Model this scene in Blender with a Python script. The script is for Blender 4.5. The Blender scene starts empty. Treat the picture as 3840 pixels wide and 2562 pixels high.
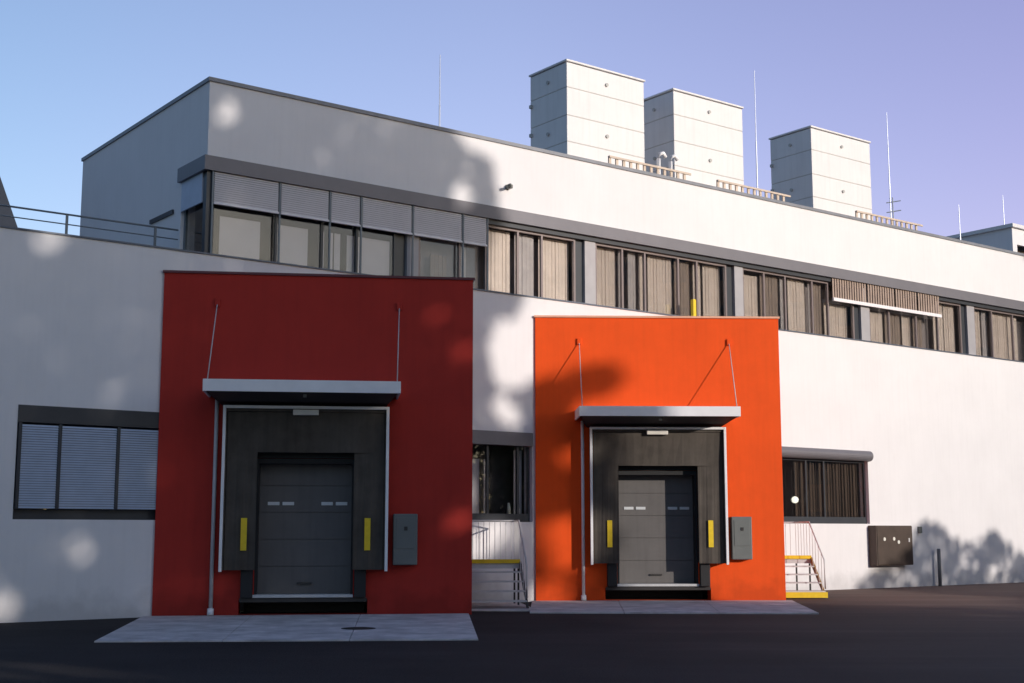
import bpy, bmesh, math, random
from mathutils import Vector, Matrix, noise
R = math.radians
random.seed(7)
scene = bpy.context.scene
COL = scene.collection

# ------------------------------------------------------------ camera
cam_d = bpy.data.cameras.new("camera"); cam = bpy.data.objects.new("camera", cam_d); COL.objects.link(cam)
cam.location = (0, 0, 1.7); cam.rotation_euler = (R(90 + 8.114), 0, 0)
cam_d.sensor_width = 36.0; cam_d.lens = 46.85; cam_d.clip_end = 2000; cam_d.clip_start = 0.1
scene.camera = cam
# ------------------------------------------------------------ sky, sun, exposure
SUN_AZ, SUN_EL = 50.0, 13.0          # degrees to the right of straight-behind, and above the horizon
world = bpy.data.worlds.new("World"); scene.world = world; world.use_nodes = True
nt = world.node_tree; nt.nodes.clear()
out = nt.nodes.new('ShaderNodeOutputWorld'); bg = nt.nodes.new('ShaderNodeBackground')
sky = nt.nodes.new('ShaderNodeTexSky'); sky.sky_type = 'NISHITA'; sky.sun_disc = False
sky.sun_elevation = R(SUN_EL); sky.sun_rotation = R(180 - SUN_AZ)
sky.air_density = 1.0; sky.dust_density = 1.5; sky.ozone_density = 1.5
tint = nt.nodes.new('ShaderNodeMix'); tint.data_type = 'RGBA'; tint.blend_type = 'MULTIPLY'; tint.inputs[0].default_value = 1.0
tc = nt.nodes.new('ShaderNodeTexCoord'); sep = nt.nodes.new('ShaderNodeSeparateXYZ'); mr = nt.nodes.new('ShaderNodeMapRange')
cr = nt.nodes.new('ShaderNodeValToRGB')
mr.inputs[1].default_value = -0.40; mr.inputs[2].default_value = 0.40
cr.color_ramp.elements[0].color = (0.99, 0.96, 1.05, 1); cr.color_ramp.elements[1].color = (1.66, 1.10, 1.40, 1)
ce = cr.color_ramp.elements.new(0.5); ce.color = (1.50, 1.16, 1.32, 1)
L = nt.links.new
L(tc.outputs['Generated'], sep.inputs[0]); L(sep.outputs[0], mr.inputs[0]); L(mr.outputs[0], cr.inputs[0])
L(sky.outputs[0], tint.inputs[6]); 
m2 = nt.nodes.new('ShaderNodeMapRange'); m2.inputs[1].default_value = 0.45; m2.inputs[2].default_value = 0.80; bk = nt.nodes.new('ShaderNodeMix'); bk.data_type = 'RGBA'
bk.inputs[6].default_value = (0.63, 0.70, 0.84, 1)      # cooler, dimmer sky away from the north
L(sep.outputs[1], m2.inputs[0]); L(m2.outputs[0], bk.inputs[0]); L(cr.outputs[0], bk.inputs[7]); L(bk.outputs[2], tint.inputs[7])
L(tint.outputs[2], bg.inputs[0])
bg.inputs[1].default_value = 0.15; L(bg.outputs[0], out.inputs[0])
sd = bpy.data.lights.new("sun", 'SUN'); sun = bpy.data.objects.new("sun", sd); COL.objects.link(sun)
sd.energy = 2.7; sd.angle = R(0.6); sd.color = (1.0, 0.90, 0.80)
SV = Vector((math.cos(R(SUN_EL)) * math.sin(R(SUN_AZ)), -math.cos(R(SUN_EL)) * math.cos(R(SUN_AZ)), math.sin(R(SUN_EL))))
sun.rotation_euler = SV.to_track_quat('Z', 'Y').to_euler(); sun.location = SV * 60
vs = scene.view_settings; vs.view_transform = 'Standard'; vs.look = 'None'; vs.gamma = 1; vs.exposure = 0.35; vs.use_curve_mapping = False
scene.cycles.max_bounces = 8

# ------------------------------------------------------------ materials
def mat(name, col, rough=0.7, metal=0.0, var=0.08, scale=3.0, bump=0.0, bscale=60.0, spec=0.4, streak=0.0, emis=None, dirt=0.0):
    m = bpy.data.materials.new(name); m.use_nodes = True; t = m.node_tree; n = t.nodes; b = n['Principled BSDF']
    co = n.new('ShaderNodeTexCoord'); nz = n.new('ShaderNodeTexNoise'); nz.inputs['Scale'].default_value = scale; nz.inputs['Detail'].default_value = 6
    nz.inputs['Roughness'].default_value = 0.65
    rp = n.new('ShaderNodeMapRange'); rp.inputs[1].default_value = 0.3; rp.inputs[2].default_value = 0.7
    rp.inputs[3].default_value = 1 - var; rp.inputs[4].default_value = 1 + var * 0.6
    mx = n.new('ShaderNodeMix'); mx.data_type = 'RGBA'; mx.blend_type = 'MULTIPLY'; mx.inputs[0].default_value = 1
    mx.inputs[6].default_value = (*col, 1)
    t.links.new(co.outputs['Object'], nz.inputs['Vector']); t.links.new(nz.outputs[0], rp.inputs[0])
    last = rp.outputs[0]
    if streak:
        mp = n.new('ShaderNodeMapping'); mp.inputs['Scale'].default_value = (5.0, 5.0, 0.35)
        n2 = n.new('ShaderNodeTexNoise'); n2.inputs['Scale'].default_value = 1.6; n2.inputs['Detail'].default_value = 5
        r2 = n.new('ShaderNodeMapRange'); r2.inputs[1].default_value = 0.45; r2.inputs[2].default_value = 0.75
        r2.inputs[3].default_value = 1.0; r2.inputs[4].default_value = 1 - streak
        mm = n.new('ShaderNodeMath'); mm.operation = 'MULTIPLY'
        t.links.new(co.outputs['Object'], mp.inputs[0]); t.links.new(mp.outputs[0], n2.inputs['Vector']); t.links.new(n2.outputs[0], r2.inputs[0])
        t.links.new(last, mm.inputs[0]); t.links.new(r2.outputs[0], mm.inputs[1]); last = mm.outputs[0]
    if dirt:                             # splash dirt on the lowest half metre, with a ragged upper edge
        sp = n.new('ShaderNodeSeparateXYZ'); n3 = n.new('ShaderNodeTexNoise'); n3.inputs['Scale'].default_value = 2.3; n3.inputs['Detail'].default_value = 8
        ad = n.new('ShaderNodeMath'); ad.operation = 'MULTIPLY_ADD'; ad.inputs[1].default_value = -1.3
        r3 = n.new('ShaderNodeMapRange'); r3.inputs[1].default_value = -0.55; r3.inputs[2].default_value = -0.05; r3.inputs[3].default_value = 1 - dirt; r3.inputs[4].default_value = 1.0
        m3 = n.new('ShaderNodeMath'); m3.operation = 'MULTIPLY'
        t.links.new(co.outputs['Object'], sp.inputs[0]); t.links.new(co.outputs['Object'], n3.inputs['Vector']); t.links.new(n3.outputs[0], ad.inputs[0]); t.links.new(sp.outputs[2], ad.inputs[2])
        t.links.new(ad.outputs[0], r3.inputs[0]); t.links.new(last, m3.inputs[0]); t.links.new(r3.outputs[0], m3.inputs[1]); last = m3.outputs[0]
    t.links.new(last, mx.inputs[7]); t.links.new(mx.outputs[2], b.inputs['Base Color'])
    b.inputs['Roughness'].default_value = rough; b.inputs['Metallic'].default_value = metal; b.inputs['Specular IOR Level'].default_value = spec
    if bump:
        nb = n.new('ShaderNodeTexNoise'); nb.inputs['Scale'].default_value = bscale; nb.inputs['Detail'].default_value = 4
        bp = n.new('ShaderNodeBump'); bp.inputs['Strength'].default_value = bump; bp.inputs['Distance'].default_value = 0.01
        t.links.new(co.outputs['Object'], nb.inputs['Vector']); t.links.new(nb.outputs[0], bp.inputs['Height']); t.links.new(bp.outputs[0], b.inputs['Normal'])
    if emis:
        b.inputs['Emission Color'].default_value = (*emis[0], 1); b.inputs['Emission Strength'].default_value = emis[1]
    return m
def glass_mat():
    m = bpy.data.materials.new('window_glass'); m.use_nodes = True; t = m.node_tree; n = t.nodes; n.clear()
    o = n.new('ShaderNodeOutputMaterial'); mx = n.new('ShaderNodeMixShader'); tr = n.new('ShaderNodeBsdfTransparent'); gl = n.new('ShaderNodeBsdfGlossy')
    fr = n.new('ShaderNodeFresnel'); fr.inputs[0].default_value = 1.5; mt = n.new('ShaderNodeMath'); mt.operation = 'MULTIPLY_ADD'
    mt.inputs[1].default_value = 0.5; mt.inputs[2].default_value = 0.01
    tr.inputs[0].default_value = (0.93, 0.94, 0.94, 1); gl.inputs['Roughness'].default_value = 0.02
    t.links.new(fr.outputs[0], mt.inputs[0]); t.links.new(mt.outputs[0], mx.inputs[0]); t.links.new(tr.outputs[0], mx.inputs[1]); t.links.new(gl.outputs[0], mx.inputs[2])
    t.links.new(mx.outputs[0], o.inputs[0]); return m
M = dict(
    render=mat('white_render', (0.75, 0.74, 0.76), 0.85, var=0.04, scale=0.6, bump=0.25, bscale=90, spec=0.2, streak=0.03, dirt=0.2),
    coping=mat('dark_coping_metal', (0.10, 0.12, 0.16), 0.45, 0.3, var=0.1),
    band=mat('grey_shutter_box', (0.17, 0.165, 0.185), 0.5, 0.2, var=0.08, scale=1.5),
    frame=mat('dark_window_frame', (0.05, 0.055, 0.065), 0.4, 0.2),
    gframe=mat('grey_window_frame', (0.36, 0.35, 0.37), 0.5, 0.1),
    blind=mat('light_slat_blind', (0.78, 0.75, 0.78), 0.6, var=0.05),
    bblind=mat('blue_grey_slat_blind', (0.46, 0.53, 0.66), 0.5, var=0.08),
    tan=mat('tan_curtain', (0.78, 0.65, 0.58), 0.9, var=0.12, scale=2.2),
    pale=mat('pale_curtain', (0.66, 0.60, 0.63), 0.9, var=0.06, scale=1.7),
    net=mat('grey_net_curtain', (0.34, 0.29, 0.29), 0.9, var=0.2, scale=1.2), ochre=mat('worn_yellow_brown_steel', (0.36, 0.24, 0.07), 0.6, 0.1, var=0.3), ecoping=mat('weathered_zinc_edge', (0.22, 0.23, 0.26), 0.5, 0.1, var=0.15), wframe=mat('brown_window_frame', (0.22, 0.18, 0.18), 0.4, 0.2), taupe=mat('taupe_vertical_blind', (0.56, 0.50, 0.50), 0.9, var=0.15, scale=2.0), dbrown=mat('dark_brown_vertical_blind', (0.13, 0.088, 0.066), 0.8, var=0.15, scale=2.0),
    brown=mat('brown_curtain', (0.36, 0.28, 0.24), 0.9, var=0.15, scale=2.0),
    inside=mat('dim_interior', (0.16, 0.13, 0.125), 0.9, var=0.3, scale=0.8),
    red=mat('dark_red_render', (0.43, 0.033, 0.024), 0.8, var=0.10, scale=0.9, bump=0.3, bscale=80, spec=0.25, streak=0.08, dirt=0.3),
    orange=mat('orange_render', (0.86, 0.092, 0.010), 0.8, var=0.09, scale=0.9, bump=0.3, bscale=80, spec=0.25, streak=0.06, dirt=0.25),
    redcap=mat('dark_red_coping', (0.12, 0.03, 0.04), 0.5), orcap=mat('light_paled_coping', (0.80, 0.42, 0.28), 0.5),  # orange coping is paled for the light its edge reflects
    alu=mat('brushed_aluminium', (0.84, 0.83, 0.85), 0.5, 0.0, var=0.06, scale=2.0),
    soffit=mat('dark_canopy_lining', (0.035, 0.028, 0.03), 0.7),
    curtain=mat('black_rubber_curtain', (0.088, 0.076, 0.066), 0.85, spec=0.15, var=0.3, scale=1.4, streak=0.2),
    rubber=mat('black_rubber', (0.02, 0.02, 0.022), 0.7),
    door=mat('grey_sectional_door', (0.140, 0.132, 0.130), 0.7, 0.0, spec=0.2, var=0.10, scale=1.1, streak=0.1),
    doorglass=mat('pale_door_window', (0.62, 0.64, 0.66), 0.3),
    yellow=mat('yellow_paint', (0.80, 0.56, 0.02), 0.55, var=0.10, scale=8),
    steel=mat('galvanised_steel', (0.55, 0.55, 0.56), 0.55, 0.1, var=0.12, scale=5), rail=mat('grey_painted_rail', (0.16, 0.19, 0.22), 0.5, 0.2),
    darksteel=mat('dark_painted_steel', (0.05, 0.045, 0.045), 0.5, 0.3),
    box=mat('grey_control_box', (0.15, 0.16, 0.155), 0.5), cabinet=mat('dark_brown_cabinet', (0.075, 0.055, 0.045), 0.5, 0.1, var=0.2, scale=3),
    concrete=mat('pale_concrete', (0.60, 0.56, 0.56), 0.85, var=0.38, scale=1.7, bump=0.3, bscale=50), asphalt=None,
    tower=mat('pale_cladding_panel', (0.72, 0.71, 0.72), 0.6, 0.0, var=0.05, scale=1.0, streak=0.06),
    towerline=mat('panel_joint', (0.50, 0.49, 0.47), 0.6), knob=mat('grey_fixing', (0.42, 0.42, 0.41), 0.5),
    rod=mat('pale_rod', (0.50, 0.54, 0.66), 0.4, 0.3), wood=mat('tan_slats', (0.58, 0.48, 0.40), 0.7, var=0.2),
    roof=mat('grey_roof_membrane', (0.22, 0.22, 0.23), 0.8), slate=mat('dark_slate_roof', (0.02, 0.028, 0.045), 0.8),
    lamp=mat('lit_lamp_globe', (0.9, 0.88, 0.8), 0.4, emis=((1, 0.95, 0.8), 1.6)), lampw=mat('white_lamp_cover', (0.75, 0.72, 0.66), 0.4),
    white=mat('white_enamel', (0.75, 0.75, 0.68), 0.4), iron=mat('cast_iron', (0.05, 0.045, 0.045), 0.6, 0.4),
    bark=mat('bark', (0.10, 0.075, 0.055), 0.9, bump=0.8, bscale=12), leaf=mat('leaf_green', (0.06, 0.10, 0.03), 0.6, var=0.4, scale=1.0),
    brick=mat('brown_brick', (0.30, 0.17, 0.115), 0.9, var=0.2, scale=0.8), glass=glass_mat())
def asphalt_mat():
    m = mat('asphalt', (0.021, 0.019, 0.020), 0.9, var=0.35, scale=0.35, bump=0.6, bscale=70, spec=0.25); t = m.node_tree; n = t.nodes
    b = n['Principled BSDF']; src = b.inputs['Base Color'].links[0].from_socket
    co = n.new('ShaderNodeTexCoord'); nz = n.new('ShaderNodeTexNoise'); nz.inputs['Scale'].default_value = 45; nz.inputs['Detail'].default_value = 2
    rp = n.new('ShaderNodeMapRange'); rp.inputs[1].default_value = 0.35; rp.inputs[2].default_value = 0.7; rp.inputs[3].default_value = 0.5; rp.inputs[4].default_value = 2.2
    mx = n.new('ShaderNodeMix'); mx.data_type = 'RGBA'; mx.blend_type = 'MULTIPLY'; mx.inputs[0].default_value = 1
    t.links.new(co.outputs['Object'], nz.inputs['Vector']); t.links.new(nz.outputs[0], rp.inputs[0]); t.links.new(src, mx.inputs[6]); t.links.new(rp.outputs[0], mx.inputs[7])
    # lighter, browner surface towards the east end of the yard, and long tyre streaks
    sx = n.new('ShaderNodeSeparateXYZ'); nl = n.new('ShaderNodeTexNoise'); nl.inputs['Scale'].default_value = 0.22; nl.inputs['Detail'].default_value = 6
    ma = n.new('ShaderNodeMath'); ma.operation = 'MULTIPLY_ADD'; ma.inputs[1].default_value = 7.0
    mg = n.new('ShaderNodeMapRange'); mg.inputs[1].default_value = 4.5; mg.inputs[2].default_value = 15.0; dm = n.new('ShaderNodeMix'); dm.data_type = 'RGBA'; dm.inputs[7].default_value = (0.150, 0.105, 0.088, 1)
    tm = n.new('ShaderNodeMapping'); tm.inputs['Scale'].default_value = (0.10, 1.1, 1); tm.inputs['Rotation'].default_value = (0, 0, 0.5)
    tn = n.new('ShaderNodeTexNoise'); tn.inputs['Scale'].default_value = 1.2; tn.inputs['Detail'].default_value = 5; tr_ = n.new('ShaderNodeMapRange'); tr_.inputs[1].default_value = 0.5; tr_.inputs[2].default_value = 0.72; tr_.inputs[3].default_value = 1.0; tr_.inputs[4].default_value = 1.3
    tx = n.new('ShaderNodeMix'); tx.data_type = 'RGBA'; tx.blend_type = 'MULTIPLY'; tx.inputs[0].default_value = 1
    K = t.links.new
    K(co.outputs['Object'], sx.inputs[0]); K(co.outputs['Object'], nl.inputs['Vector']); K(nl.outputs[0], ma.inputs[0]); K(sx.outputs[0], ma.inputs[2]); K(ma.outputs[0], mg.inputs[0]); K(mg.outputs[0], dm.inputs[0])
    K(mx.outputs[2], dm.inputs[6]); K(co.outputs['Object'], tm.inputs[0]); K(tm.outputs[0], tn.inputs['Vector']); K(tn.outputs[0], tr_.inputs[0]); K(tr_.outputs[0], tx.inputs[7]); K(dm.outputs[2], tx.inputs[6])
    K(tx.outputs[2], b.inputs['Base Color']); return m
M['asphalt'] = asphalt_mat()

# ------------------------------------------------------------ mesh helpers
class MB:
    def __init__(s): s.v = []; s.f = []
    def box(s, x0, x1, y0, y1, z0, z1):
        x0, x1 = sorted((x0, x1)); y0, y1 = sorted((y0, y1)); z0, z1 = sorted((z0, z1)); i = len(s.v)
        s.v += [(x0, y0, z0), (x1, y0, z0), (x1, y1, z0), (x0, y1, z0), (x0, y0, z1), (x1, y0, z1), (x1, y1, z1), (x0, y1, z1)]
        s.f += [tuple(i + k for k in q) for q in ((3, 2, 1, 0), (4, 5, 6, 7), (0, 1, 5, 4), (1, 2, 6, 5), (2, 3, 7, 6), (3, 0, 4, 7))]; return s
    def prism(s, pts, z0, z1):       # pts: counter-clockwise xy outline
        i = len(s.v); n = len(pts)
        s.v += [(x, y, z0) for x, y in pts] + [(x, y, z1) for x, y in pts]
        s.f += [tuple(i + k for k in reversed(range(n))), tuple(i + n + k for k in range(n))]
        s.f += [(i + k, i + (k + 1) % n, i + n + (k + 1) % n, i + n + k) for k in range(n)]; return s
    def hexa(s, a, b):               # two quads (lists of 4 points) joined into a solid
        i = len(s.v); s.v += list(a) + list(b)
        s.f += [(i + 3, i + 2, i + 1, i), (i + 4, i + 5, i + 6, i + 7)] + [(i + k, i + (k + 1) % 4, i + 4 + (k + 1) % 4, i + 4 + k) for k in range(4)]; return s
    def tube(s, pts, r, n=10, r2=None):
        pts = [Vector(p) for p in pts]; i0 = len(s.v); m = len(pts)
        for k, p in enumerate(pts):
            d = (pts[min(k + 1, m - 1)] - pts[max(k - 1, 0)]).normalized()
            a = d.cross(Vector((0, 0, 1))) if abs(d.z) < 0.95 else d.cross(Vector((1, 0, 0))); a.normalize(); b = d.cross(a)
            rr = r if r2 is None else r + (r2 - r) * k / max(1, m - 1)
            for j in range(n):
                t = 2 * math.pi * j / n; s.v.append(tuple(p + a * (rr * math.cos(t)) + b * (rr * math.sin(t))))
        for k in range(m - 1):
            for j in range(n):
                s.f.append((i0 + k * n + j, i0 + k * n + (j + 1) % n, i0 + (k + 1) * n + (j + 1) % n, i0 + (k + 1) * n + j))
        s.f.append(tuple(i0 + j for j in range(n))); s.f.append(tuple(i0 + (m - 1) * n + j for j in reversed(range(n)))); return s
    def build(s, name, m, parent=None, bevel=0.0, smooth=False, label=None):
        me = bpy.data.meshes.new(name); me.from_pydata(s.v, [], s.f); me.materials.append(m)
        bm = bmesh.new(); bm.from_mesh(me); bmesh.ops.recalc_face_normals(bm, faces=bm.faces); bm.to_mesh(me); bm.free()
        if smooth: me.polygons.foreach_set('use_smooth', [True] * len(me.polygons))
        o = bpy.data.objects.new(name, me); COL.objects.link(o)
        if parent: o.parent = parent
        if bevel:
            b = o.modifiers.new('bevel', 'BEVEL'); b.width = bevel; b.segments = 2; b.limit_method = 'ANGLE'
        if label: o['label'] = label
        return o
def tag(o, label, cat, group=None):
    o['label'] = label; o['category'] = cat
    if group: o['group'] = group
    return o
def thing(name, loc, rz, label, cat, group=None):
    o = bpy.data.objects.new(name, None); COL.objects.link(o); o.location = loc; o.rotation_euler = (0, 0, rz); o.empty_display_size = 0.5
    return tag(o, label, cat, group)
def struct(o): o['kind'] = 'structure'; return o
def B(*a): return MB().box(*a)

BO = Vector((-9.608, 25.501, 0)); BA = math.atan2(0.60126687, 0.79904828)     # building corner line and direction
def bt(s, t, z=0): return BO + Matrix.Rotation(BA, 3, 'Z') @ Vector((s, t, z))
RO = Vector((-7.227, 27.236, 0)); RA = R(7.5)                                   # red bay
QO = Vector((0.585, 33.086, 0)); QA = R(2.0)                                    # orange bay
def rt(x, y, z=0): return RO + Matrix.Rotation(RA, 3, 'Z') @ Vector((x, y, z))
def qt(x, y, z=0): return QO + Matrix.Rotation(QA, 3, 'Z') @ Vector((x, y, z))

# ------------------------------------------------------------ ground
g = MB(); NX = 60
gx = [-400, -200, -100, -60, -40] + [-30 + 2 * i for i in range(41)] + [60, 80, 120, 200, 400]
gy = [-300, -150, -80, -50, -30] + [-20 + 2 * i for i in range(41)] + [70, 90, 130, 220, 600]
for y in gy:
    for x in gx: g.v.append((x, y, 0.0))
for j in range(len(gy) - 1):
    for i in range(len(gx) - 1):
        a = j * len(gx) + i; g.f.append((a, a + 1, a + 1 + len(gx), a + len(gx)))
struct(g.build('ground', M['asphalt']))
def apron(f, front, back, cuts, z):
    m_ = MB(); g_ = 0.005
    for c0, c1 in zip(cuts[:-1], cuts[1:]):
        for r0, r1 in ((0, 0.5), (0.5, 1)):
            pt_ = []
            for cx_, ry in ((c0, r0), (c1, r0), (c1, r1), (c0, r1)):
                a_ = [front[0][q] + (front[1][q] - front[0][q]) * cx_ for q in (0, 1)]; b_ = [back[0][q] + (back[1][q] - back[0][q]) * cx_ for q in (0, 1)]
                pt_.append([a_[q] + (b_[q] - a_[q]) * ry for q in (0, 1)])
            cx0 = sum(q[0] for q in pt_) / 4; cy0 = sum(q[1] for q in pt_) / 4
            pt_ = [f(x - g_ * (1 if x > cx0 else -1), y - g_ * (1 if y > cy0 else -1)) for x, y in pt_]
            m_.prism([(v.x, v.y) for v in pt_], -0.05, z)
    return struct(m_.build('concrete_apron', M['concrete'], bevel=0.006))
apron(rt, [(-0.05, -6.24), (5.89, -6.6)], [(-0.17, -0.01), (6.39, -0.01)], [0, 0.33, 0.66, 1], 0.025)
apron(qt, [(-0.38, -4.62), (5.61, -5.13)], [(-0.1, -0.01), (6.3, -0.01)], [0, 0.33, 0.66, 1], 0.03)

# ------------------------------------------------------------ main building
bld = thing('office_building', BO, BA, 'long white rendered building with a set-back upper storey and a strip of windows along it', 'building')
PZ = 7.54; S1 = 62.0; SL = -7.0
WZ0, WZ1 = 1.93, 4.11
lower = [(0.13, 3.1), (10.0, 12.66), (20.3, 25.66)]
w = MB(); w.box(SL, S1, 0, 0.35, -0.3, WZ0); w.box(SL, S1, 0, 0.35, WZ1, PZ)
xs = [SL] + [v for ab in lower for v in ab] + [S1]
for a, b in zip(xs[0::2], xs[1::2]): w.box(a, b, 0, 0.35, WZ0, WZ1)
w.box(SL, SL + 0.35, 0.35, 20, -0.3, PZ)
w.build('lower_wall', M['render'], bld)
B(SL - 0.03, S1, -0.03, 0.40, PZ, PZ + 0.035).build('lower_coping', M['coping'], bld)
B(SL + 0.35, S1, 0.4, 20, 7.0, 7.15).build('terrace_roof', M['roof'], bld)
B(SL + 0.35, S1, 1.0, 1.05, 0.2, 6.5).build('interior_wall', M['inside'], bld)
T, US, UD, UZ = 1.0, 4.27, 9.24, 11.74
BZ0, BZ1 = 9.67, 9.99
w = MB(); w.box(US, S1, T, T + 0.35, BZ1, UZ); w.box(US, US + 0.35, T + 0.35, UD, BZ1, UZ)
w.box(US, US + 0.35, 2.38, UD, 7.15, BZ1); w.box(US, S1, T, T + 0.35, 7.15, 7.72)
w.build('upper_wall', M['render'], bld)
w = MB(); w.box(US - 0.04, S1, T - 0.04, T + 0.3, UZ, UZ + 0.09); w.box(US - 0.04, US + 0.3, T + 0.3, UD + 0.04, UZ, UZ + 0.09)
w.build('roof_edge', M['ecoping'], bld)
B(US + 0.31, S1, T + 0.31, UD, 11.3, 11.45).build('roof', M['roof'], bld)
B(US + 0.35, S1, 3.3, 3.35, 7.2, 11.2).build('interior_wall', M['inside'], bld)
w = MB(); w.box(US - 0.10, S1, T - 0.10, T - 0.002, BZ0, BZ1 + 0.01); w.box(US - 0.10, US - 0.002, T, 2.42, BZ0, BZ1 + 0.01)
w.build('shutter_box', M['band'], bld)
B(US + 0.0, S1, T + 0.001, T + 0.34, BZ0 - 0.12, BZ1 - 0.003).build('window_head', M['frame'], bld)
# strip windows: every bay 5.82 m: column panel then four panes
def pane_group(s0, s1, z0, z1, t, fm, nsplit, curtains, pw=0.06):
    f = MB(); f.box(s0, s1, t, t + 0.08, z0, z0 + pw); f.box(s0, s1, t, t + 0.08, z1 - pw, z1)
    f.box(s0, s0 + pw, t, t + 0.08, z0 + pw, z1 - pw); f.box(s1 - pw, s1, t, t + 0.08, z0 + pw, z1 - pw)
    for q in nsplit: f.box(q - pw / 2, q + pw / 2, t, t + 0.08, z0 + pw, z1 - pw)
    fo = f.build('window', fm, bld)
    B(s0 + pw, s1 - pw, t + 0.03, t + 0.045, z0 + pw, z1 - pw).build('pane', M['glass'], fo)
    if s0 > 9: B(s0 + pw, s1 - pw, t + 0.42, t + 0.43, z0, z1 - 0.15).build('net_curtain', M['net'], fo)
    for (a, b, mk, ztop) in curtains:
        if mk == 'pale': B(a, b, t + 0.14, t + 0.15, z0 + pw, ztop).build('curtain', M[mk], fo); continue
        c = MB(); n = max(3, int((b - a) / 0.115)); top = ztop
        for k in range(n):
            xa = a + (b - a) * k / n; xb = a + (b - a) * (k + 1) / n
            ya = t + 0.22; yb = t + 0.22 + 0.012 + 0.009 * math.sin(k * 1.7 + a)
            c.hexa([(xa, ya, z0 + pw), (xb, yb, z0 + pw), (xb, yb + 0.012, z0 + pw), (xa, ya + 0.012, z0 + pw)], [(xa, ya, top), (xb, yb, top), (xb, yb + 0.012, top), (xa, ya + 0.012, top)])
        c.build('curtain', M[mk], fo)
ZB, ZT = 7.72, 9.55
bays = [
    (4.45, 9.30, (6.06, 7.25, 8.2), [(4.72, 5.72, 'pale', 8.74), (6.15, 6.95, 'pale', 8.74), (7.25, 7.38, 'pale', 8.74), (7.5, 7.62, 'pale', 8.74), (7.66, 7.82, 'pale', 8.74), (8.0, 9.2, 'pale', 8.74)]),
    (9.95, 15.0, (11.2, 12.02, 13.05, 13.85), [(10.45, 10.95, 'brown', 8.6), (11.3, 11.55, 'taupe', 9.0), (12.10, 12.95, 'tan', 9.5), (13.1, 13.75, 'taupe', 9.5), (13.9, 14.95, 'tan', 9.5)]),
    (15.7, 20.82, (16.7, 17.55, 18.85, 19.6), [(15.75, 16.65, 'tan', 9.5), (16.75, 16.95, 'taupe', 9.5), (17.1, 17.4, 'taupe', 9.5), (17.5, 17.75, 'tan', 9.5), (17.85, 18.8, 'tan', 9.5), (18.9, 19.5, 'brown', 9.5), (19.65, 19.95, 'tan', 9.5), (20.05, 20.78, 'tan', 9.5)]),
    (21.5, 26.65, (22.45, 23.4, 24.65, 25.4), [(21.6, 22.4, 'tan', 9.4), (22.5, 23.3, 'brown', 9.5), (23.4, 23.7, 'taupe', 9.5), (23.75, 24.55, 'tan', 9.5), (24.7, 24.85, 'taupe', 9.5), (24.95, 25.35, 'brown', 9.5), (25.45, 26.6, 'tan', 8.9)]),
    (27.4, 32.45, (28.45, 29.9, 31.1), [(27.5, 28.4, 'tan', 8.85), (28.5, 29.3, 'brown', 8.9), (29.4, 29.9, 'tan', 8.9), (30.0, 30.5, 'brown', 9.0), (31.15, 31.7, 'tan', 9.5), (31.75, 32.4, 'tan', 9.5)]),
    (33.2, 38.3, (34.3, 35.6, 36.9), [(33.25, 33.9, 'tan', 9.5), (34.0, 34.3, 'taupe', 9.5), (34.5, 36.2, 'tan', 9.5), (36.9, 38.2, 'tan', 9.5)]),
    (39.0, 44.1, (40.3, 41.6, 42.9), [(39.1, 40.2, 'tan', 9.5), (41.6, 42.8, 'tan', 9.5)]),
    (44.8, 61.9, (46, 48, 50, 52, 54, 56, 58, 60), [(46, 49, 'tan', 9.5), (52, 56, 'tan', 9.5)])]
for a, b, sp, cs in bays: pane_group(a, b, ZB, ZT, T + 0.10, M['wframe'] if a > 9 else M['frame'], sp, cs)
for a, b in [(9.32, 9.93), (15.02, 15.68), (20.84, 21.48), (26.67, 27.38), (32.47, 33.18), (38.32, 38.98), (44.12, 44.78)]:
    B(a + 0.28, b, T + 0.06, T + 0.2, ZB, BZ0 - 0.125).build('column_panel', M['gframe'], bld)
for a, b in [(9.32, 9.93), (15.02, 15.68), (20.84, 21.48), (26.67, 27.38), (32.47, 33.18), (38.32, 38.98), (44.12, 44.78)]:
    B(a, a + 0.27, T + 0.16, T + 0.22, ZB, BZ0 - 0.125).build('dark_joint', M['frame'], bld)
B(US, US + 0.16, T, T + 0.16, ZB, BZ0 - 0.003).build('corner_post', M['frame'], bld)
# corner window in the side wall
f = MB(); f.box(US + 0.08, US + 0.14, T + 0.17, 2.38, ZB, ZB + 0.06); f.box(US + 0.08, US + 0.14, 2.30, 2.38, ZB + 0.06, BZ0); f.box(US + 0.02, US + 0.2, T + 0.17, 2.38, 7.15, ZB - 0.003)
cw = f.build('window', M['rail'], bld)
B(US + 0.10, US + 0.115, T + 0.17, 2.30, ZB + 0.06, BZ0).build('pane', M['glass'], cw)
B(US - 0.02, US + 0.02, T + 0.2, 2.34, 8.98, BZ0 - 0.003).build('blind', M['bblind'], cw)
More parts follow.
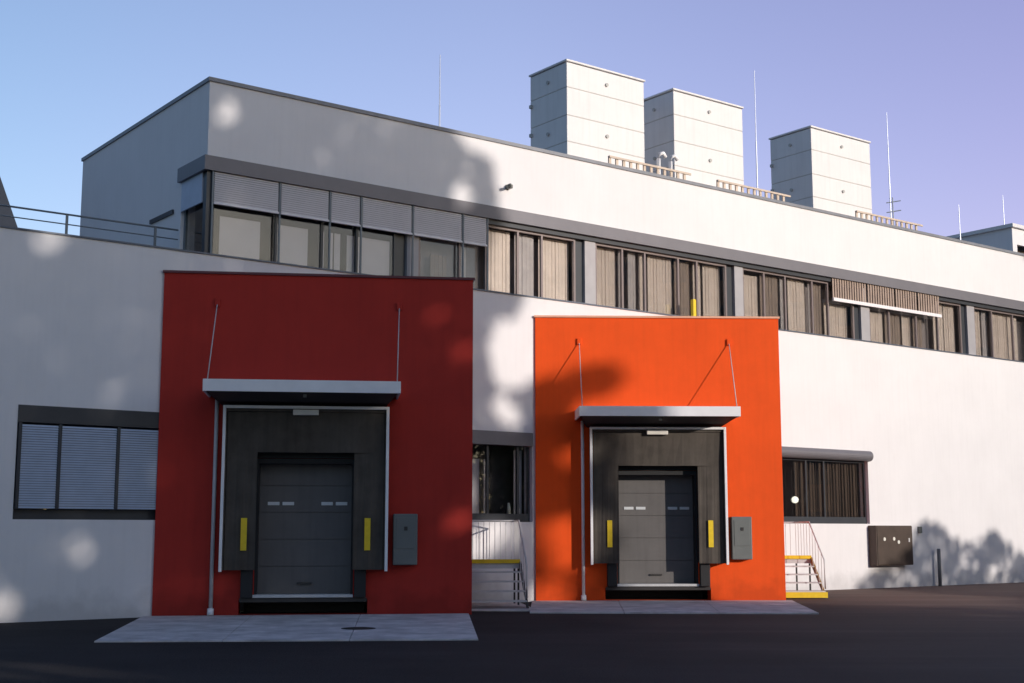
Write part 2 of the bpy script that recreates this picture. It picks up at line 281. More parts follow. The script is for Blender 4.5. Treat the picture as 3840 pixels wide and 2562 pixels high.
# the row of half-lowered outside blinds at the near end
gaps = [4.40, 6.06, 7.37, 8.22, 9.69, 11.19, 11.96]
for a, b in zip(gaps[:-1], gaps[1:]):
    m_ = MB(); n = 14; zt, zb = BZ0 - 0.004, 8.97; dz = (zt - zb) / n
    for k in range(n):
        z = zt - k * dz
        m_.hexa([(a + 0.04, T - 0.02, z - 0.006), (b - 0.04, T - 0.02, z - 0.006), (b - 0.04, T - 0.055, z - dz - 0.006), (a + 0.04, T - 0.055, z - dz - 0.006)],
                [(a + 0.04, T - 0.015, z), (b - 0.04, T - 0.015, z), (b - 0.04, T - 0.05, z - dz), (a + 0.04, T - 0.05, z - dz)])
    m_.box(a + 0.03, b - 0.03, T - 0.07, T - 0.01, zb - 0.05, zb - 0.008)
    m_.build('outside_blind', M['blind'], bld)
for a in gaps: B(a - 0.02, a + 0.02, T - 0.06, T - 0.025, 7.6, BZ0 - 0.003).build('blind_guide', M['rail'], bld)
for a, b in [(25.45, 27.15), (27.2, 28.6), (28.65, 29.8), (29.85, 31.05)]:
    m_ = MB(); n = int((b - a) / 0.12)
    for k in range(n):
        xa = a + (b - a) * k / n; xb = a + (b - a) * (k + 1) / n - 0.01
        m_.hexa([(xa, T - 0.05, 9.04), (xb, T - 0.02, 9.04), (xb, T - 0.01, 9.04), (xa, T - 0.04, 9.04)], [(xa, T - 0.05, BZ0 - 0.003), (xb, T - 0.02, BZ0 - 0.003), (xb, T - 0.01, BZ0 - 0.003), (xa, T - 0.04, BZ0 - 0.003)])
    m_.build('outside_blind', M['brown'], bld, label='brown half-lowered outside blind')
B(25.45, 31.08, T - 0.085, T - 0.03, 8.93, 9.035).build('blind_rail', M['blind'], bld)
B(US - 0.05, US - 0.002, 2.78, 4.15, 9.02, 9.12).build('wall_vent', M['frame'], bld)
# ground-floor windows
def lwin(s0, s1, split, curt, blind, head, vert=False):
    t = 0.12; f = MB(); pw = 0.05
    f.box(s0, s1, t, t + 0.07, WZ0, WZ0 + 0.2); f.box(s0, s0 + pw, t, t + 0.07, WZ0 + 0.2, WZ1 - 0.34); f.box(s1 - pw, s1, t, t + 0.07, WZ0 + 0.2, WZ1 - 0.34)
    for q in split: f.box(q - 0.03, q + 0.03, t, t + 0.07, WZ0 + 0.2, WZ1 - 0.34)
    fo = f.build('window', M['frame'], bld)
    B(s0 + pw, s1 - pw, t + 0.03, t + 0.045, WZ0 + 0.2, WZ1 - 0.34).build('pane', M['glass'], fo)
    if head == 'round':
        h = MB(); n = 12; c = (0.0, WZ1 - 0.11)
        h.tube([(s0 - 0.02, -0.02, WZ1 - 0.13), (s1 + 0.06, -0.02, WZ1 - 0.13)], 0.16, 20); h.build('roller_shutter_box', M['band'], fo, smooth=False)
        B(s0, s1, t, t + 0.07, WZ1 - 0.34, WZ1).build('head', M['frame'], fo)
    else: B(s0, s1, -0.03, t + 0.07, WZ1 - 0.32, WZ1 + 0.01).build('roller_shutter_box', M['frame' if head == 'dark' else 'band'], fo)
    for (a, b, mk, z0, z1) in curt: B(a, b, t + 0.25, t + 0.27, z0, z1).build('curtain', M[mk], fo)
    if vert:
        e = [s0 + pw] + list(split) + [s1 - pw]
        for a, b in zip(e[:-1], e[1:]):
            c_ = MB(); n = int((b - a) / 0.13)
            for k in range(n):
                if a > 21 and a < 22 and k in (3, 4, 5, 6): continue
                xa = a + (b - a) * k / n; xb = a + (b - a) * (k + 1) / n - 0.02; ya = t + 0.20; yb = ya + 0.04 + 0.02 * math.sin(k * 2.1 + a)
                c_.hexa([(xa, ya, WZ0 + 0.21), (xb, yb, WZ0 + 0.21), (xb, yb + 0.01, WZ0 + 0.21), (xa, ya + 0.01, WZ0 + 0.21)], [(xa, ya, 3.76), (xb, yb, 3.76), (xb, yb + 0.01, 3.76), (xa, ya + 0.01, 3.76)])
            c_.build('vertical_blind', M['dbrown'], fo)
    if blind:
        e = [s0 + pw] + list(split) + [s1 - pw]
        for a, b in zip(e[:-1], e[1:]):
            m_ = MB(); n = 22; zt, zb = WZ1 - 0.36, WZ0 + 0.21; n = 34; dz = (zt - zb) / n
            for k in range(n):
                z = zt - k * dz; y = -0.01
                m_.hexa([(a + 0.035, y, z - 0.01), (b - 0.035, y, z - 0.01), (b - 0.035, y - 0.022, z - dz * 0.95), (a + 0.035, y - 0.022, z - dz * 0.95)],
                        [(a + 0.035, y + 0.006, z - 0.004), (b - 0.035, y + 0.006, z - 0.004), (b - 0.035, y - 0.016, z - dz * 0.95 + 0.006), (a + 0.035, y - 0.016, z - dz * 0.95 + 0.006)])
            m_.build('blind', M[blind], fo)
        for q in e: B(q - 0.03, q + 0.03, -0.05, 0.1, WZ0 + 0.2, WZ1 - 0.33).build('blind_guide', M['frame'], fo)
lwin(0.13, 3.1, (0.95, 2.12), [], 'bblind', 'dark')
lwin(10.0, 12.66, (11.38, 12.30), [(10.1, 11.30, 'pale', WZ0 + 0.2, 3.45), (11.44, 11.56, 'pale', WZ0 + 0.2, 3.45), (12.36, 12.6, 'pale', WZ0 + 0.2, 3.7)], None, 'grey')
lwin(20.3, 25.66, (21.75, 22.95, 23.75), [], None, 'round', True)

# ------------------------------------------------------------ loading bays
def bay(name, O_, A_, wid, back, mk, capk, label, cat='loading bay'):
    r = thing(name, O_, A_, label, cat)
    H = 7.03; f = MB(); TH = 0.5
    f.box(0, 1.7, 0, TH, -0.2, H); f.box(1.7, 2.0, 0, TH, 0.33, H); f.box(2.0, 4.0, 0, TH, 3.2, H); f.box(4.0, 4.3, 0, TH, 0.33, H); f.box(4.3, wid, 0, TH, -0.2, H)
    f.box(1.7, 4.3, 0, TH, -0.2, 0.03)
    f.prism([(wid - TH, TH), (wid, TH), (wid, back), (wid - TH, back)], -0.2, H)
    f.prism([(0.05, TH), (wid - TH, TH), (wid - TH, back - 0.1)], H - 0.25, H - 0.1)
    f.build('wall', M[mk], r)
    c = MB(); c.prism([(-0.03, -0.035), (wid + 0.035, -0.035), (wid + 0.035, back), (wid - 0.25, back), (wid - 0.25, 0.25), (-0.03, 0.25)], H, H + 0.05)
    c.build('coping', M[capk], r)
    # recess behind the opening, leveller and pit
    B(1.75, 4.25, 0.9, 0.95, 0.03, 0.33).box(1.7, 4.3, 0.5, 0.95, 0.0, 0.03).build('dark_pit_backing', M['rubber'], r)  # the pit's darkness is put into this black backing
    lv = B(1.98, 4.0, -0.09, 0.40, 0.37, 0.43).build('dock_leveller', M['steel'], r, bevel=0.006)
    B(1.72, 4.28, -0.05, 0.40, 0.28, 0.365).build('dock_edge', M['darksteel'], r)
    for x in (1.74, 4.02):
        B(x, x + 0.24, -0.17, -0.002, 0.37, 0.93).build('dock_bumper', M['rubber'], r, bevel=0.015)
    d = MB(); nz_ = 5; z0, z1 = 0.435, 3.2; dz = (z1 - z0) / nz_
    for k in range(nz_): d.box(1.98, 4.02, 0.36, 0.41, z0 + k * dz + 0.006, z0 + (k + 1) * dz - 0.006)
    d.box(1.98, 4.02, 0.38, 0.42, z0, z1)
    dr = d.build('door', M['door'], r)
    for x in (2.22, 2.52, 3.32, 3.62):
        B(x, x + 0.24, 0.345, 0.358, 2.24, 2.31).build('window', M['doorglass'], dr, bevel=0.01)
    B(2.85, 3.15, 0.32, 0.358, 0.62, 0.66).build('handle', M['darksteel'], dr)
    B(2.002, 2.05, 0.0, 0.358, 0.435, 3.19).box(3.95, 3.998, 0.0, 0.358, 0.435, 3.19).box(2.05, 3.95, 0.0, 0.358, 3.09, 3.19).build('dark_jamb_lining', M['rubber'], r)  # black lining: the shade in the jamb is put into its colour
    B(1.75, 2.0, -0.012, -0.002, 0.95, 3.5).box(4.0, 4.25, -0.012, -0.002, 0.95, 3.5).box(2.0, 4.0, -0.012, -0.002, 3.2, 3.5).build('dark_gap_plate', M['rubber'], r)  # black plate put in for the header's shadow gap around the door
    # cushion shelter
    sh = B(1.34, 1.40, -0.34, -0.002, 0.93, 4.2).box(4.60, 4.66, -0.34, -0.002, 0.93, 4.2).box(1.40, 4.60, -0.34, -0.002, 4.13, 4.2).build('dock_shelter', M['curtain'], r)
    e = B(1.315, 1.375, -0.40, -0.345, 0.90, 4.25).box(4.625, 4.685, -0.40, -0.345, 0.90, 4.25).box(1.375, 4.625, -0.40, -0.345, 4.19, 4.25)
    e.build('edge_profile', M['alu'], sh, bevel=0.006)
    # slightly sagging header and side flaps
    hd = MB(); n = 16
    for k in range(n):
        xa = 1.41 + (4.59 - 1.41) * k / n; xb = 1.41 + (4.59 - 1.41) * (k + 1) / n
        ya = -0.31 + 0.03 * math.sin(k * 0.9); yb = -0.31 + 0.03 * math.sin((k + 1) * 0.9)
        hd.hexa([(xa, ya, 3.30), (xb, yb, 3.30), (xb, yb + 0.02, 3.30), (xa, ya + 0.02, 3.30)], [(xa, -0.32, 4.12), (xb, -0.32, 4.12), (xb, -0.30, 4.12), (xa, -0.30, 4.12)])
    hd.build('header_flap', M['curtain'], sh)
    for x0, x1 in ((1.41, 2.02), (3.98, 4.59)):
        s_ = MB(); n = 8
        for k in range(n):
            xa = x0 + (x1 - x0) * k / n; xb = x0 + (x1 - x0) * (k + 1) / n
            ya = -0.29 + 0.02 * math.sin(k * 1.3); yb = -0.29 + 0.02 * math.sin((k + 1) * 1.3)
            s_.hexa([(xa, ya, 0.93), (xb, yb, 0.93), (xb, yb + 0.02, 0.93), (xa, ya + 0.02, 0.93)], [(xa, -0.29, 3.6), (xb, -0.29, 3.6), (xb, -0.27, 3.6), (xa, -0.27, 3.6)])
        s_.build('side_flap', M['curtain'], sh)
    for x in (1.79, 4.27): B(x - 0.06, x + 0.06, -0.335, -0.315, 1.32, 1.97).build('guide_stripe', M['yellow'], sh, label='yellow guide stripe')
    B(2.72, 3.24, -0.44, -0.335, 4.06, 4.17).build('lamp', M['lampw'], sh, bevel=0.01)
    # canopy
    cn = MB()
    cn.box(0.98, 4.87, -1.30, -1.262, 4.44, 4.68); cn.box(0.98, 1.02, -1.262, -0.002, 4.44, 4.68); cn.box(4.83, 4.87, -1.262, -0.002, 4.44, 4.68); cn.box(1.02, 4.83, -1.262, -0.002, 4.62, 4.66)
    co = cn.build('canopy', M['alu'], r, bevel=0.005)
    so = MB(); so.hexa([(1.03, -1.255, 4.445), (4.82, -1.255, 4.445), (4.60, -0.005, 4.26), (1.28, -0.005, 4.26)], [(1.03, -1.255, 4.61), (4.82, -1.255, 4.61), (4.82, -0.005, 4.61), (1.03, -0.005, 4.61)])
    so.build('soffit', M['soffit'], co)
    B(2.93, 3.0, -1.1, -1.02, 4.36, 4.43).build('soffit_lamp', M['box'], co)
    for xa, xf in ((1.10, 1.06), (4.88, 4.80)):
        MB().tube([(xa, -0.01, 6.42), (xf, -1.22, 4.67)], 0.011, 8).build('tie_rod', M['steel'], co, smooth=True)
        B(xa - 0.05, xa + 0.05, -0.05, -0.002, 6.34, 6.5).build('anchor_plate', M[mk], co, bevel=0.008)
    dp = MB().tube([(1.16, -0.07, 0.12), (1.16, -0.07, 4.42)], 0.04, 12); dp.build('downpipe', M['alu'] if mk == 'orange' else M['steel'], r, smooth=True)
    MB().tube([(1.16, -0.10, 0.03), (1.16, -0.07, 0.16)], 0.065, 12).build('pipe_shoe', M['alu'], r, smooth=True)
    # control box with lid and buttons
    cb = B(4.80, 5.30, -0.24, -0.002, 1.02, 2.06).build('control_box', M['box'], r, bevel=0.02)
    B(4.86, 5.24, -0.252, -0.243, 1.35, 1.98).build('lid', M['box'], cb, bevel=0.01)
    B(5.02, 5.09, -0.265, -0.255, 1.72, 1.80).build('button', M['darksteel'], cb)
    return r
red = bay('red_loading_bay', RO, RA, 6.45, 3.75, 'red', 'redcap', 'dark red loading bay in shade, with grey closed dock door and black dock shelter')
ora = bay('orange_loading_bay', QO, QA, 6.15, 4.4, 'orange', 'orcap', 'bright orange loading bay half in the sun, with black dock shelter and grey door')

# ------------------------------------------------------------ metal stairs beside the bays
def stairs(O_, A_, x0, x1, yf, yl, yb, label, side_rail=True):
    sm_ = M['ochre'] if side_rail else M['darksteel']
    r = thing('metal_staircase', O_, A_, label, 'staircase', 'metal stairs beside the loading bays')
    H = 1.0; n = 5; run = (yl - yf) / (n - 1)
    t = MB()
    for k in range(n - 1):
        t.box(x0 + 0.04, x1 - 0.04, yf + k * run, yf + (k + 1) * run + 0.02, H * (k + 1) / n - 0.03, H * (k + 1) / n)
    t.build('steps', M['steel'], r)
    B(x0, x1, yl + 0.02, yb, H - 0.14, H).build('landing', M['steel'], r)
    B(x0, x1 - 0.02, yl - 0.02, yl + 0.015, H - 0.02, H + 0.07).build('yellow_edge', M['yellow'], r)
    if side_rail: B(x0, x1, yf - 0.06, yf - 0.01, 0.03, 0.17).build('yellow_edge', M['yellow'], r)
    for x in (x0, x1 - 0.035):
        s_ = MB(); s_.hexa([(x, yf - 0.02, 0.02), (x + 0.035, yf - 0.02, 0.02), (x + 0.035, yf + 0.16, 0.02), (x, yf + 0.16, 0.02)],
                           [(x, yl + 0.0, H + 0.03), (x + 0.035, yl + 0.0, H + 0.03), (x + 0.035, yl + 0.018, H - 0.16), (x, yl + 0.018, H - 0.16)])
        s_.build('stringer', sm_, r)
    for x in (x1 - 0.05,):
        h = MB(); h.tube([(x, yb - 0.05, H + 0.95), (x, yl, H + 0.95), (x, yf, 0.98), (x, yf - 0.02, 0.25)], 0.02, 8)
        h.build('handrail', M['steel'], r, smooth=True)
        b_ = MB()
        for k in range(6):
            y = yl + (yb - 0.1 - yl) * k / 5; b_.tube([(x, y, H), (x, y, H + 0.95)], 0.008, 6)
        for k in range(1, 5):
            y = yf + (yl - yf) * k / 5; b_.tube([(x, y, H * k / 5), (x, y, H * k / 5 + 0.97)], 0.008, 6)
        b_.build('balusters', M['steel'], r)
    b_ = MB(); b_.tube([(x0 + 0.04, yb - 0.05, H + 0.95), (x1 - 0.05, yb - 0.05, H + 0.95)], 0.02, 8)
    k = x0 + 0.1
    while k < x1 - 0.1: b_.tube([(k, yb - 0.05, H), (k, yb - 0.05, H + 0.95)], 0.008, 6); k += 0.13
    b_.build('back_railing', M['steel'], r)
    lg = MB(); lg.box(x1 - 0.07, x1 - 0.03, yl + 0.06, yl + 0.1, 0, H - 0.143); lg.box(x1 - 0.07, x1 - 0.03, yb - 0.1, yb - 0.06, 0, H - 0.143); lg.build('leg', M['darksteel'], r)
    return r
stairs(RO, RA, 6.47, 7.86, 1.46, 2.75, 3.6, 'grey metal stairs with yellow landing edge between the red and orange bays', False)
stairs(QO, QA, 6.17, 7.5, 1.2, 2.6, 4.2, 'metal stairs with yellow edges beside the right side of the orange bay')
p = [rt(6.47, 1.2), rt(7.95, 0.9), rt(8.0, 4.4), rt(6.47, 3.6)]
struct(MB().prism([(v.x, v.y) for v in p], -0.05, 0.035).build('stair_footing', M['concrete']))

# ------------------------------------------------------------ roof towers
def tower(s0, s1, d, label):
    r = thing('ventilation_tower', bt((s0 + s1) / 2, 3.0, 11.45), BA, label, 'ventilation tower', 'ventilation towers on the roof')
    hw = (s1 - s0) / 2; zt = 15.48 - 11.45
    b_ = MB(); js_ = [1.55, 2.35, 3.2, zt - 0.06]; z = 0
    for q in js_: b_.box(-hw, hw, 0, d, z, q - 0.025); z = q
    b_.box(-hw + 0.03, hw - 0.03, 0.03, d - 0.03, 0.02, zt - 0.1)
    b_.build('cladding', M['tower'], r, bevel=0.012)
    j = MB()
    for q in js_[:-1]: j.box(-hw + 0.012, hw - 0.012, 0.012, d - 0.012, q - 0.024, q - 0.001)
    j.build('panel_joint', M['towerline'], r)
    B(-hw - 0.04, hw + 0.04, -0.04, d + 0.04, zt - 0.058, zt).build('cap', M['tower'], r, bevel=0.01)
    for z in (1.95, 3.55):
        k = MB(); k.tube([(0, -0.05, z), (0, 0.0, z)], 0.055, 12); k.build('fixing', M['knob'], r)
        k = MB(); k.tube([(-hw - 0.05, d * 0.5, z), (-hw, d * 0.5, z)], 0.055, 12); k.build('fixing', M['knob'], r)
    for z in (0.9, 2.1, 3.0):
        B(-hw - 0.07, -hw - 0.001, d - 0.12, d - 0.02, z - 0.05, z + 0.05).build('bracket', M['knob'], r)
    return r
tower(16.30, 19.36, 1.75, 'tallest-looking pale clad roof tower, leftmost of the three')
tower(20.62, 23.72, 1.75, 'pale clad roof tower in the middle of the three, with small pipes at its foot')
tower(27.10, 30.25, 1.85, 'pale clad roof tower standing apart, rightmost of the three')
# pipes between the first two towers
pt = thing('roof_pipes', bt(19.9, 2.7, 11.45), BA, 'pair of small bent roof pipes between the left and middle towers', 'pipes')
for x in (-0.25, 0.25):
    MB().tube([(x, 0, 0), (x, 0, 1.5), (x + 0.06, 0, 1.68), (x + 0.2, 0, 1.72), (x + 0.3, 0, 1.6)], 0.06, 10).build('pipe', M['alu'], pt, smooth=True)
# slatted walkways on the roof edge
def walkway(s0, s1, label):
    r = thing('roof_walkway', bt(s0, 1.9, 11.29), BA, label, 'walkway', 'slatted walkways along the roof edge'); Lw = s1 - s0
    B(0, Lw, 0.0, 0.9, 0.72, 0.80).build('deck', M['wood'], r)
    m_ = MB(); n = int(Lw / 0.27)
    for k in range(n): m_.box(k * 0.27, k * 0.27 + 0.09, -0.05, -0.005, 0.70, 1.10)
    m_.build('slats', M['wood'], r); q = MB()
    q.box(0, 0.06, 0.1, 0.8, 0, 0.718); q.box(Lw - 0.06, Lw, 0.1, 0.8, 0, 0.718); q.box(0, Lw, -0.09, -0.055, 1.04, 1.10); q.build('frame', M['wood'], r)
walkway(16.9, 20.15, 'tan slatted walkway at the foot of the left and middle roof towers')
walkway(21.3, 24.6, 'tan slatted walkway on the roof between middle and right towers')
walkway(27.9, 31.5, 'tan slatted walkway in front of the rightmost roof tower')
# lightning rods
def rodt(s, t, ztop, label):
    r = thing('lightning_rod', bt(s, t, 11.45), BA, label, 'lightning rod', 'thin lightning rods on the roof'); h = ztop - 11.45
    MB().tube([(0, 0, 0), (0, 0, h * 0.55)], 0.024, 8).build('mast', M['rod'], r); MB().tube([(0, 0, h * 0.55 - 0.05), (0, 0, h)], 0.018, 8, 0.012).build('tip', M['rod'], r)
    B(-0.18, 0.18, -0.18, 0.18, 0, 0.08).build('base', M['concrete'], r)
rodt(11.82, 3.0, 14.62, 'thin pale lightning rod standing alone left of all the roof towers')
rodt(24.35, 3.0, 16.85, 'thin lightning rod between the middle and right roof towers')
rodt(31.3, 3.0, 16.75, 'thin lightning rod just right of the rightmost roof tower')
rodt(35.44, 3.0, 13.95, 'short lightning rod left of the roof shed')
rodt(39.02, 3.4, 14.95, 'short lightning rod rising at the corner of the roof shed')
br = thing('roof_antenna', bt(30.9, 2.6, 11.45), BA, 'small roof antenna with slanted arms at the right foot of the rightmost tower', 'antenna')
MB().tube([(0, 0, 0), (0, 0, 2.0)], 0.02, 8).build('mast', M['rail'], br)
for z in (1.5, 1.85): MB().tube([(-0.35, 0, z - 0.1), (0.45, 0, z + 0.1)], 0.018, 8).build('arm', M['rail'], br)
# roof shed at the far right
sh = thing('roof_shed', bt(38.9, 3.0, 11.45), BA, 'flat-roofed grey and white roof shed at the far right end of the roof', 'shed')
w = MB(); w.box(0, 9, 0, 0.12, 1.45, 2.1); w.box(0, 0.3, 0, 0.12, 0, 1.45); w.box(6, 6.3, 0, 0.12, 0, 1.45); w.box(0, 0.12, 0.12, 3.0, 0, 2.1); w.box(0.3, 9, 1.5, 1.6, 0, 2.1); w.build('wall', M['render'], sh)
B(-0.12, 9.1, -0.12, 3.1, 2.1, 2.24).build('roof', M['tower'], sh); B(0.35, 5.9, 0.5, 0.55, 0.0, 1.4).build('louvre', M['brown'], sh)
w = MB(); w.box(0, 2.6, 0, 0.8, 0, 1.15); du = w.build('roof_duct', M['band']); du.location = bt(35.2, 5.0, 11.45); du.rotation_euler = (0, 0, BA); tag(du, 'low grey duct on the roof left of the roof shed', 'duct')

# ------------------------------------------------------------ terrace railing, dark roof at the left, small wall things
rl = thing('terrace_railing', bt(-6.5, 2.38, 7.15), BA, 'thin grey metal railing along the terrace at the left of the upper storey', 'railing')
Lr = 6.5 + 4.22
for z in (0.72, 0.95, 1.18, 1.40): MB().tube([(0, 0, z), (Lr, 0, z)], 0.022 if z > 1.3 else 0.014, 8).build('rail', M['rail'], rl)
x = 0.1
while x < Lr: B(x, x + 0.05, -0.02, 0.02, 0, 1.39).build('post', M['rail'], rl); x += 2.01
# neighbouring dark roof
nb = thing('neighbouring_house', bt(-12.0, 14.0, 0), BA, 'dark steep roof of a neighbouring building cut off at the left edge', 'building')
rr = MB(); rr.hexa([(0, 0, 8.0), (17.1, 0, 8.0), (17.1, 10, 8.0), (0, 10, 8.0)], [(3.0, 0.02, 12.6), (15.26, 0.02, 12.6), (15.26, 9.9, 12.6), (3.0, 9.9, 12.6)])
rr.build('roof', M['slate'], nb); B(0.4, 16.0, 0.3, 9.7, 0, 7.997).build('wall', M['render'], nb)
wl = thing('wall_lamp', bt(12.62, 1.0, 10.6), BA, 'small dark lamp fixed high on the white upper wall', 'lamp')
B(-0.07, 0.07, -0.16, -0.002, -0.05, 0.05).build('housing', M['box'], wl, bevel=0.01); MB().tube([(0, -0.14, 0), (-0.16, -0.34, -0.03)], 0.04, 10).build('head', M['box'], wl, smooth=True)
yp = tag(B(-0.06, 0.06, -0.06, 0.06, 0, 0.74).build('yellow_post', M['yellow'], bevel=0.02), 'short yellow post on the terrace above the orange bay', 'post'); yp.location = bt(18.95, 0.62, 7.5); yp.rotation_euler = (0, 0, BA)
# cabinet
cb = thing('meter_cabinet', bt(25.55, 0, 0), BA, 'dark brown wall cabinet with small white gauges, on the white wall near the right edge', 'cabinet')
B(0, 1.75, -0.3, -0.002, 0.68, 1.88).build('housing', M['cabinet'], cb, bevel=0.015); B(0.03, 1.72, -0.325, -0.303, 0.71, 1.85).build('door', M['cabinet'], cb, bevel=0.008)
for x, z in ((0.34, 1.47), (0.80, 1.48), (1.02, 1.38)): MB().tube([(x, -0.345, z), (x, -0.327, z)], 0.055, 14).build('gauge', M['white'], cb)
B(1.5, 1.56, -0.35, -0.327, 1.38, 1.5).build('handle', M['steel'], cb)
sw = tag(B(-0.07, 0.07, -0.08, -0.002, -0.1, 0.1).build('wall_socket', M['box'], bevel=0.01), 'tiny grey socket on the white wall right of the brown cabinet', 'socket'); sw.location = bt(28.05, 0, 1.75); sw.rotation_euler = (0, 0, BA)
ps = tag(MB().tube([(0, 0, 0), (0, 0, 1.12), (0, 0, 1.16)], 0.055, 14).build('bollard', M['rail'], smooth=True), 'slim grey bollard by the white wall right of the brown cabinet', 'bollard'); ps.location = bt(28.75, -0.2, 0)
gl = thing('round_lamp', bt(22.62, 0.28, 2.62), BA, 'round lit lamp behind the brown-curtained window right of the orange bay', 'lamp')
bm = bmesh.new(); bmesh.ops.create_uvsphere(bm, u_segments=20, v_segments=12, radius=0.10); me = bpy.data.meshes.new('globe'); bm.to_mesh(me); bm.free(); me.materials.append(M['lamp'])
o = bpy.data.objects.new('globe', me); COL.objects.link(o); o.parent = gl; MB().tube([(0, 0, 0.1), (0, 0, 1.1)], 0.01, 6).build('cord', M['frame'], gl)
bo = tag(MB().tube([(0, 0, 0), (0, 0, 0.16), (0, 0, 0.2), (0, 0, 0.27)], 0.055, 12, 0.025).build('bottle', M['white'], smooth=True), 'pale bottle on the window sill left of the orange bay', 'bottle'); bo.location = bt(12.1, 0.24, WZ0 + 0.2)
mh = thing('manhole_cover', rt(4.05, -4.1, 0.026), RA, 'dark round manhole cover in the concrete apron before the red bay', 'manhole')
MB().tube([(0, 0, 0.0), (0, 0, 0.006)], 0.30, 28).build('ring', M['iron'], mh); MB().tube([(0, 0, 0.0065), (0, 0, 0.012)], 0.25, 28).build('lid', M['iron'], mh)

# invented brick block out of view, added so the windows mirror something warm
nbk = thing('added_brick_block', (60, 14, 0), 0, 'added brown brick block out of view, invented for the office windows to mirror', 'building')
w = B(0, 14, 0, 66, 0, 24); w.build('wall', M['brick'], nbk); B(-0.2, 14.2, -0.2, 66.2, 24.0, 24.4).build('roof', M['coping'], nbk)
for j in range(6):
    for i in range(16):
        B(-0.05, -0.003, 2 + i * 4, 3.8 + i * 4, 1.2 + j * 3.6, 3.0 + j * 3.6).build('window', M['frame'], nbk)
# ------------------------------------------------------------ trees and hedge behind the viewer: they cast the dappled evening shade
EH = Vector((math.cos(R(SUN_AZ)), math.sin(R(SUN_AZ)), 0)); EV = SV.cross(EH)
if EV.z < 0: EV = -EV
def sunpt(a, b, k): return EH * a + EV * b + SV * k
def hole(a, b, L_):
    return any((a - x) ** 2 + (b - y) ** 2 < r * r for x, y, r in L_)
SPOTS = [(18.2, 16.1, .22), (20.6, 15.4, .16), (24.5, 14.85, .34), (13.8, 12.55, .22), (14.78, 6.58, .26), (13.4, 5.6, .26), (20.4, 10.4, .16), (25.1, 9.1, .34), (24.75, 9.3, .28),
 (24.1, 6.15, .5), (24.75, 6.35, .45), (24.0, 7.4, .4), (26.3, 7.95, .28), (26.25, 6.15, .48), (26.25, 5.6, .34), (25.9, 4.75, .45), (20.75, 6.1, .22), (20.8, 9.6, .2), (19.5, 8.6, .14), (9.4, 3.4, .4), (8.6, 3.5, .3)]
def edge(b):
    P = [(0, 27.0), (4.2, 27.1), (6.0, 27.1), (8.6, 26.9), (9.3, 26.2), (9.8, 24.7), (10.6, 24.6), (11.3, 24.9), (12, 25.2), (14.5, 25.6), (15.6, 25.5), (16.4, 24.6), (17.4, 23.4), (18.6, 22)]
    for (b0, e0), (b1, e1) in zip(P[:-1], P[1:]):
        if b0 <= b <= b1: return e0 + (e1 - e0) * (b - b0) / (b1 - b0)
    return 20
def nz(a, b, s=1.0, seed=0): return noise.noise(Vector((a * s, b * s, seed * 7.3)))
def big(a, b):
    top = 18.2 + 1.2 * nz(a, 0, 0.35, 1)
    return b < top and a < edge(b) + 0.55 * nz(a, b, 1.1, 2) and not hole(a, b, SPOTS)
def blob(a, b): return ((a - 26.75) / 0.45) ** 2 + ((b - 9.75) / 0.40) ** 2 < 1 or ((a - 25.85) / 0.6) ** 2 + ((b - 9.5) / 0.45) ** 2 < 1
HP = [(-12, 3.9), (24, 4.1), (26.5, 4.3), (28.4, 4.25), (28.9, 3.9), (29.4, 3.1), (31, 2.5), (35, 2.7), (37.4, 3.9), (38.5, 4.5), (39.6, 5.2), (40.7, 5.85), (42.2, 5.65), (43.3, 5.05), (44.4, 5.35), (45.3, 4.9), (46.5, 4.4), (50, 4.2)]
def hedge(a, b):
    for (a0, e0), (a1, e1) in zip(HP[:-1], HP[1:]):
        if a0 <= a <= a1: return b < e0 + (e1 - e0) * (a - a0) / (a1 - a0) + 0.22 * nz(a, 0, 1.6, 5) and not hole(a, b, SPOTS + [(44.5, 4.15, .25)])
    return False
def leaves(points, size, name, parent, test):
    v = []; f = []
    for (a, b, k) in points:
        for _ in range(8):
            aa = a + random.gauss(0, 0.26); bb = b + random.gauss(0, 0.26); kk = k + random.gauss(0, 0.25)
            if not test(aa, bb): continue
            c = sunpt(aa, bb, kk)
            if c.z < 0.05: continue
            d1 = Vector((random.gauss(0, 1), random.gauss(0, 1), random.gauss(0, 1))).normalized(); d2 = d1.orthogonal().normalized()
            q = random.random() * 6.28; d2 = (Matrix.Rotation(q, 3, d1) @ d2); d3 = d1.cross(d2); s = size * random.uniform(0.7, 1.3); i = len(v)
            c = c - parent.location
            v += [c - d2 * s * 0.5, c + d3 * s * 0.32, c + d2 * s * 0.6, c - d3 * s * 0.32]; f.append((i, i + 1, i + 2, i + 3))
    me = bpy.data.meshes.new(name); me.from_pydata(v, [], f); me.materials.append(M['leaf']); o = bpy.data.objects.new(name, me); COL.objects.link(o); o.parent = parent; return o
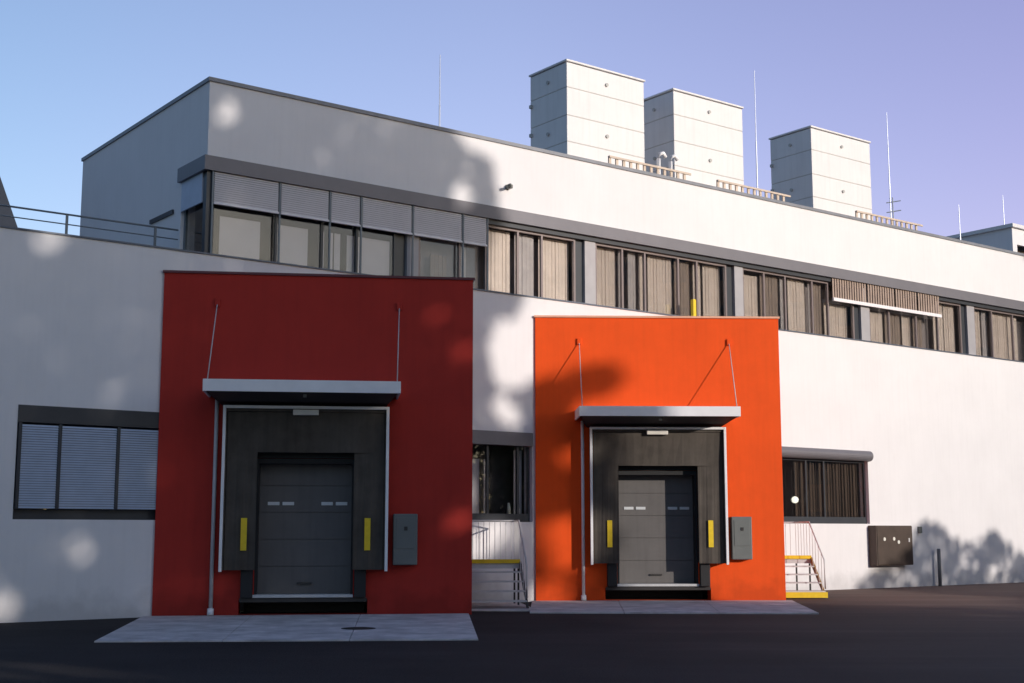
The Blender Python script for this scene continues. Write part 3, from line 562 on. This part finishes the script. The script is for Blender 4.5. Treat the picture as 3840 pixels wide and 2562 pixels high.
tr = [(1.0, 30, 'spreading leafy tree at the far left of the row opposite the building'), (7.5, 27, 'tall leafy tree second in the row opposite the building'), (13.5, 30, 'tall broad tree opposite the red loading bay'), (19.5, 27, 'full crowned tree third from the open end of the row'), (24.0, 29, 'tree at the open end of the row with low hanging boughs')]
pts = [[] for _ in tr]
N = 15000
for _ in range(N):
    a = random.uniform(-3, 27.6); b = random.uniform(-0.5, 19.2)
    if a < 8 and b > 12.5 + 0.9 * a * 0.8: continue
    if not (big(a, b) or blob(a, b)): continue
    i = min(range(len(tr)), key=lambda q: abs(tr[q][0] - a) + random.uniform(0, 1.2)); pts[i].append((a, b, tr[i][1] + random.gauss(0, 1.6)))
for (a, k, lab), P in zip(tr, pts):
    base = sunpt(a, 0, k); base.z = 0
    o = thing('shade_tree', base, 0, lab, 'tree', 'trees opposite the building')
    t_ = MB(); t_.tube([(0, 0, -0.2), (0.1, 0.05, 3), (-0.1, 0.2, 7), (0.1, 0, 12)], 0.38, 12, 0.12)
    for q in range(7):
        an = q * 2.4; z = 4 + q * 1.2; t_.tube([(0, 0.1, z), (1.2 * math.cos(an), 1.2 * math.sin(an), z + 1.2), (2.6 * math.cos(an), 2.6 * math.sin(an), z + 2.2)], 0.13, 8, 0.04)
    t_.build('trunk', M['bark'], o, smooth=True)
    leaves(P, 0.42, 'crown', o, lambda x, y: big(x, y) or blob(x, y))
nbush = 14; HB = [[] for _ in range(nbush)]
for _ in range(7500):
    a = random.uniform(-11, 49); b = random.uniform(-4.0, 6.2)
    if hedge(a, b):
        i = min(nbush - 1, int((a + 11) / 60 * nbush)); HB[i].append((a, b, 17 + random.gauss(0, 0.6)))
for i, P in enumerate(HB):
    a = -11 + (i + 0.5) * 60 / nbush; base = sunpt(a, 0, 17); base.z = 0
    o = thing('shade_bush', base, 0, 'dense tall bush in the hedge across the yard from the building', 'bush', 'hedge bushes across the yard')
    MB().tube([(0, 0, -0.1), (0.1, 0, 1.5), (0, 0.1, 3.2)], 0.12, 8, 0.04).build('trunk', M['bark'], o)
    leaves(P, 0.40, 'crown', o, hedge)
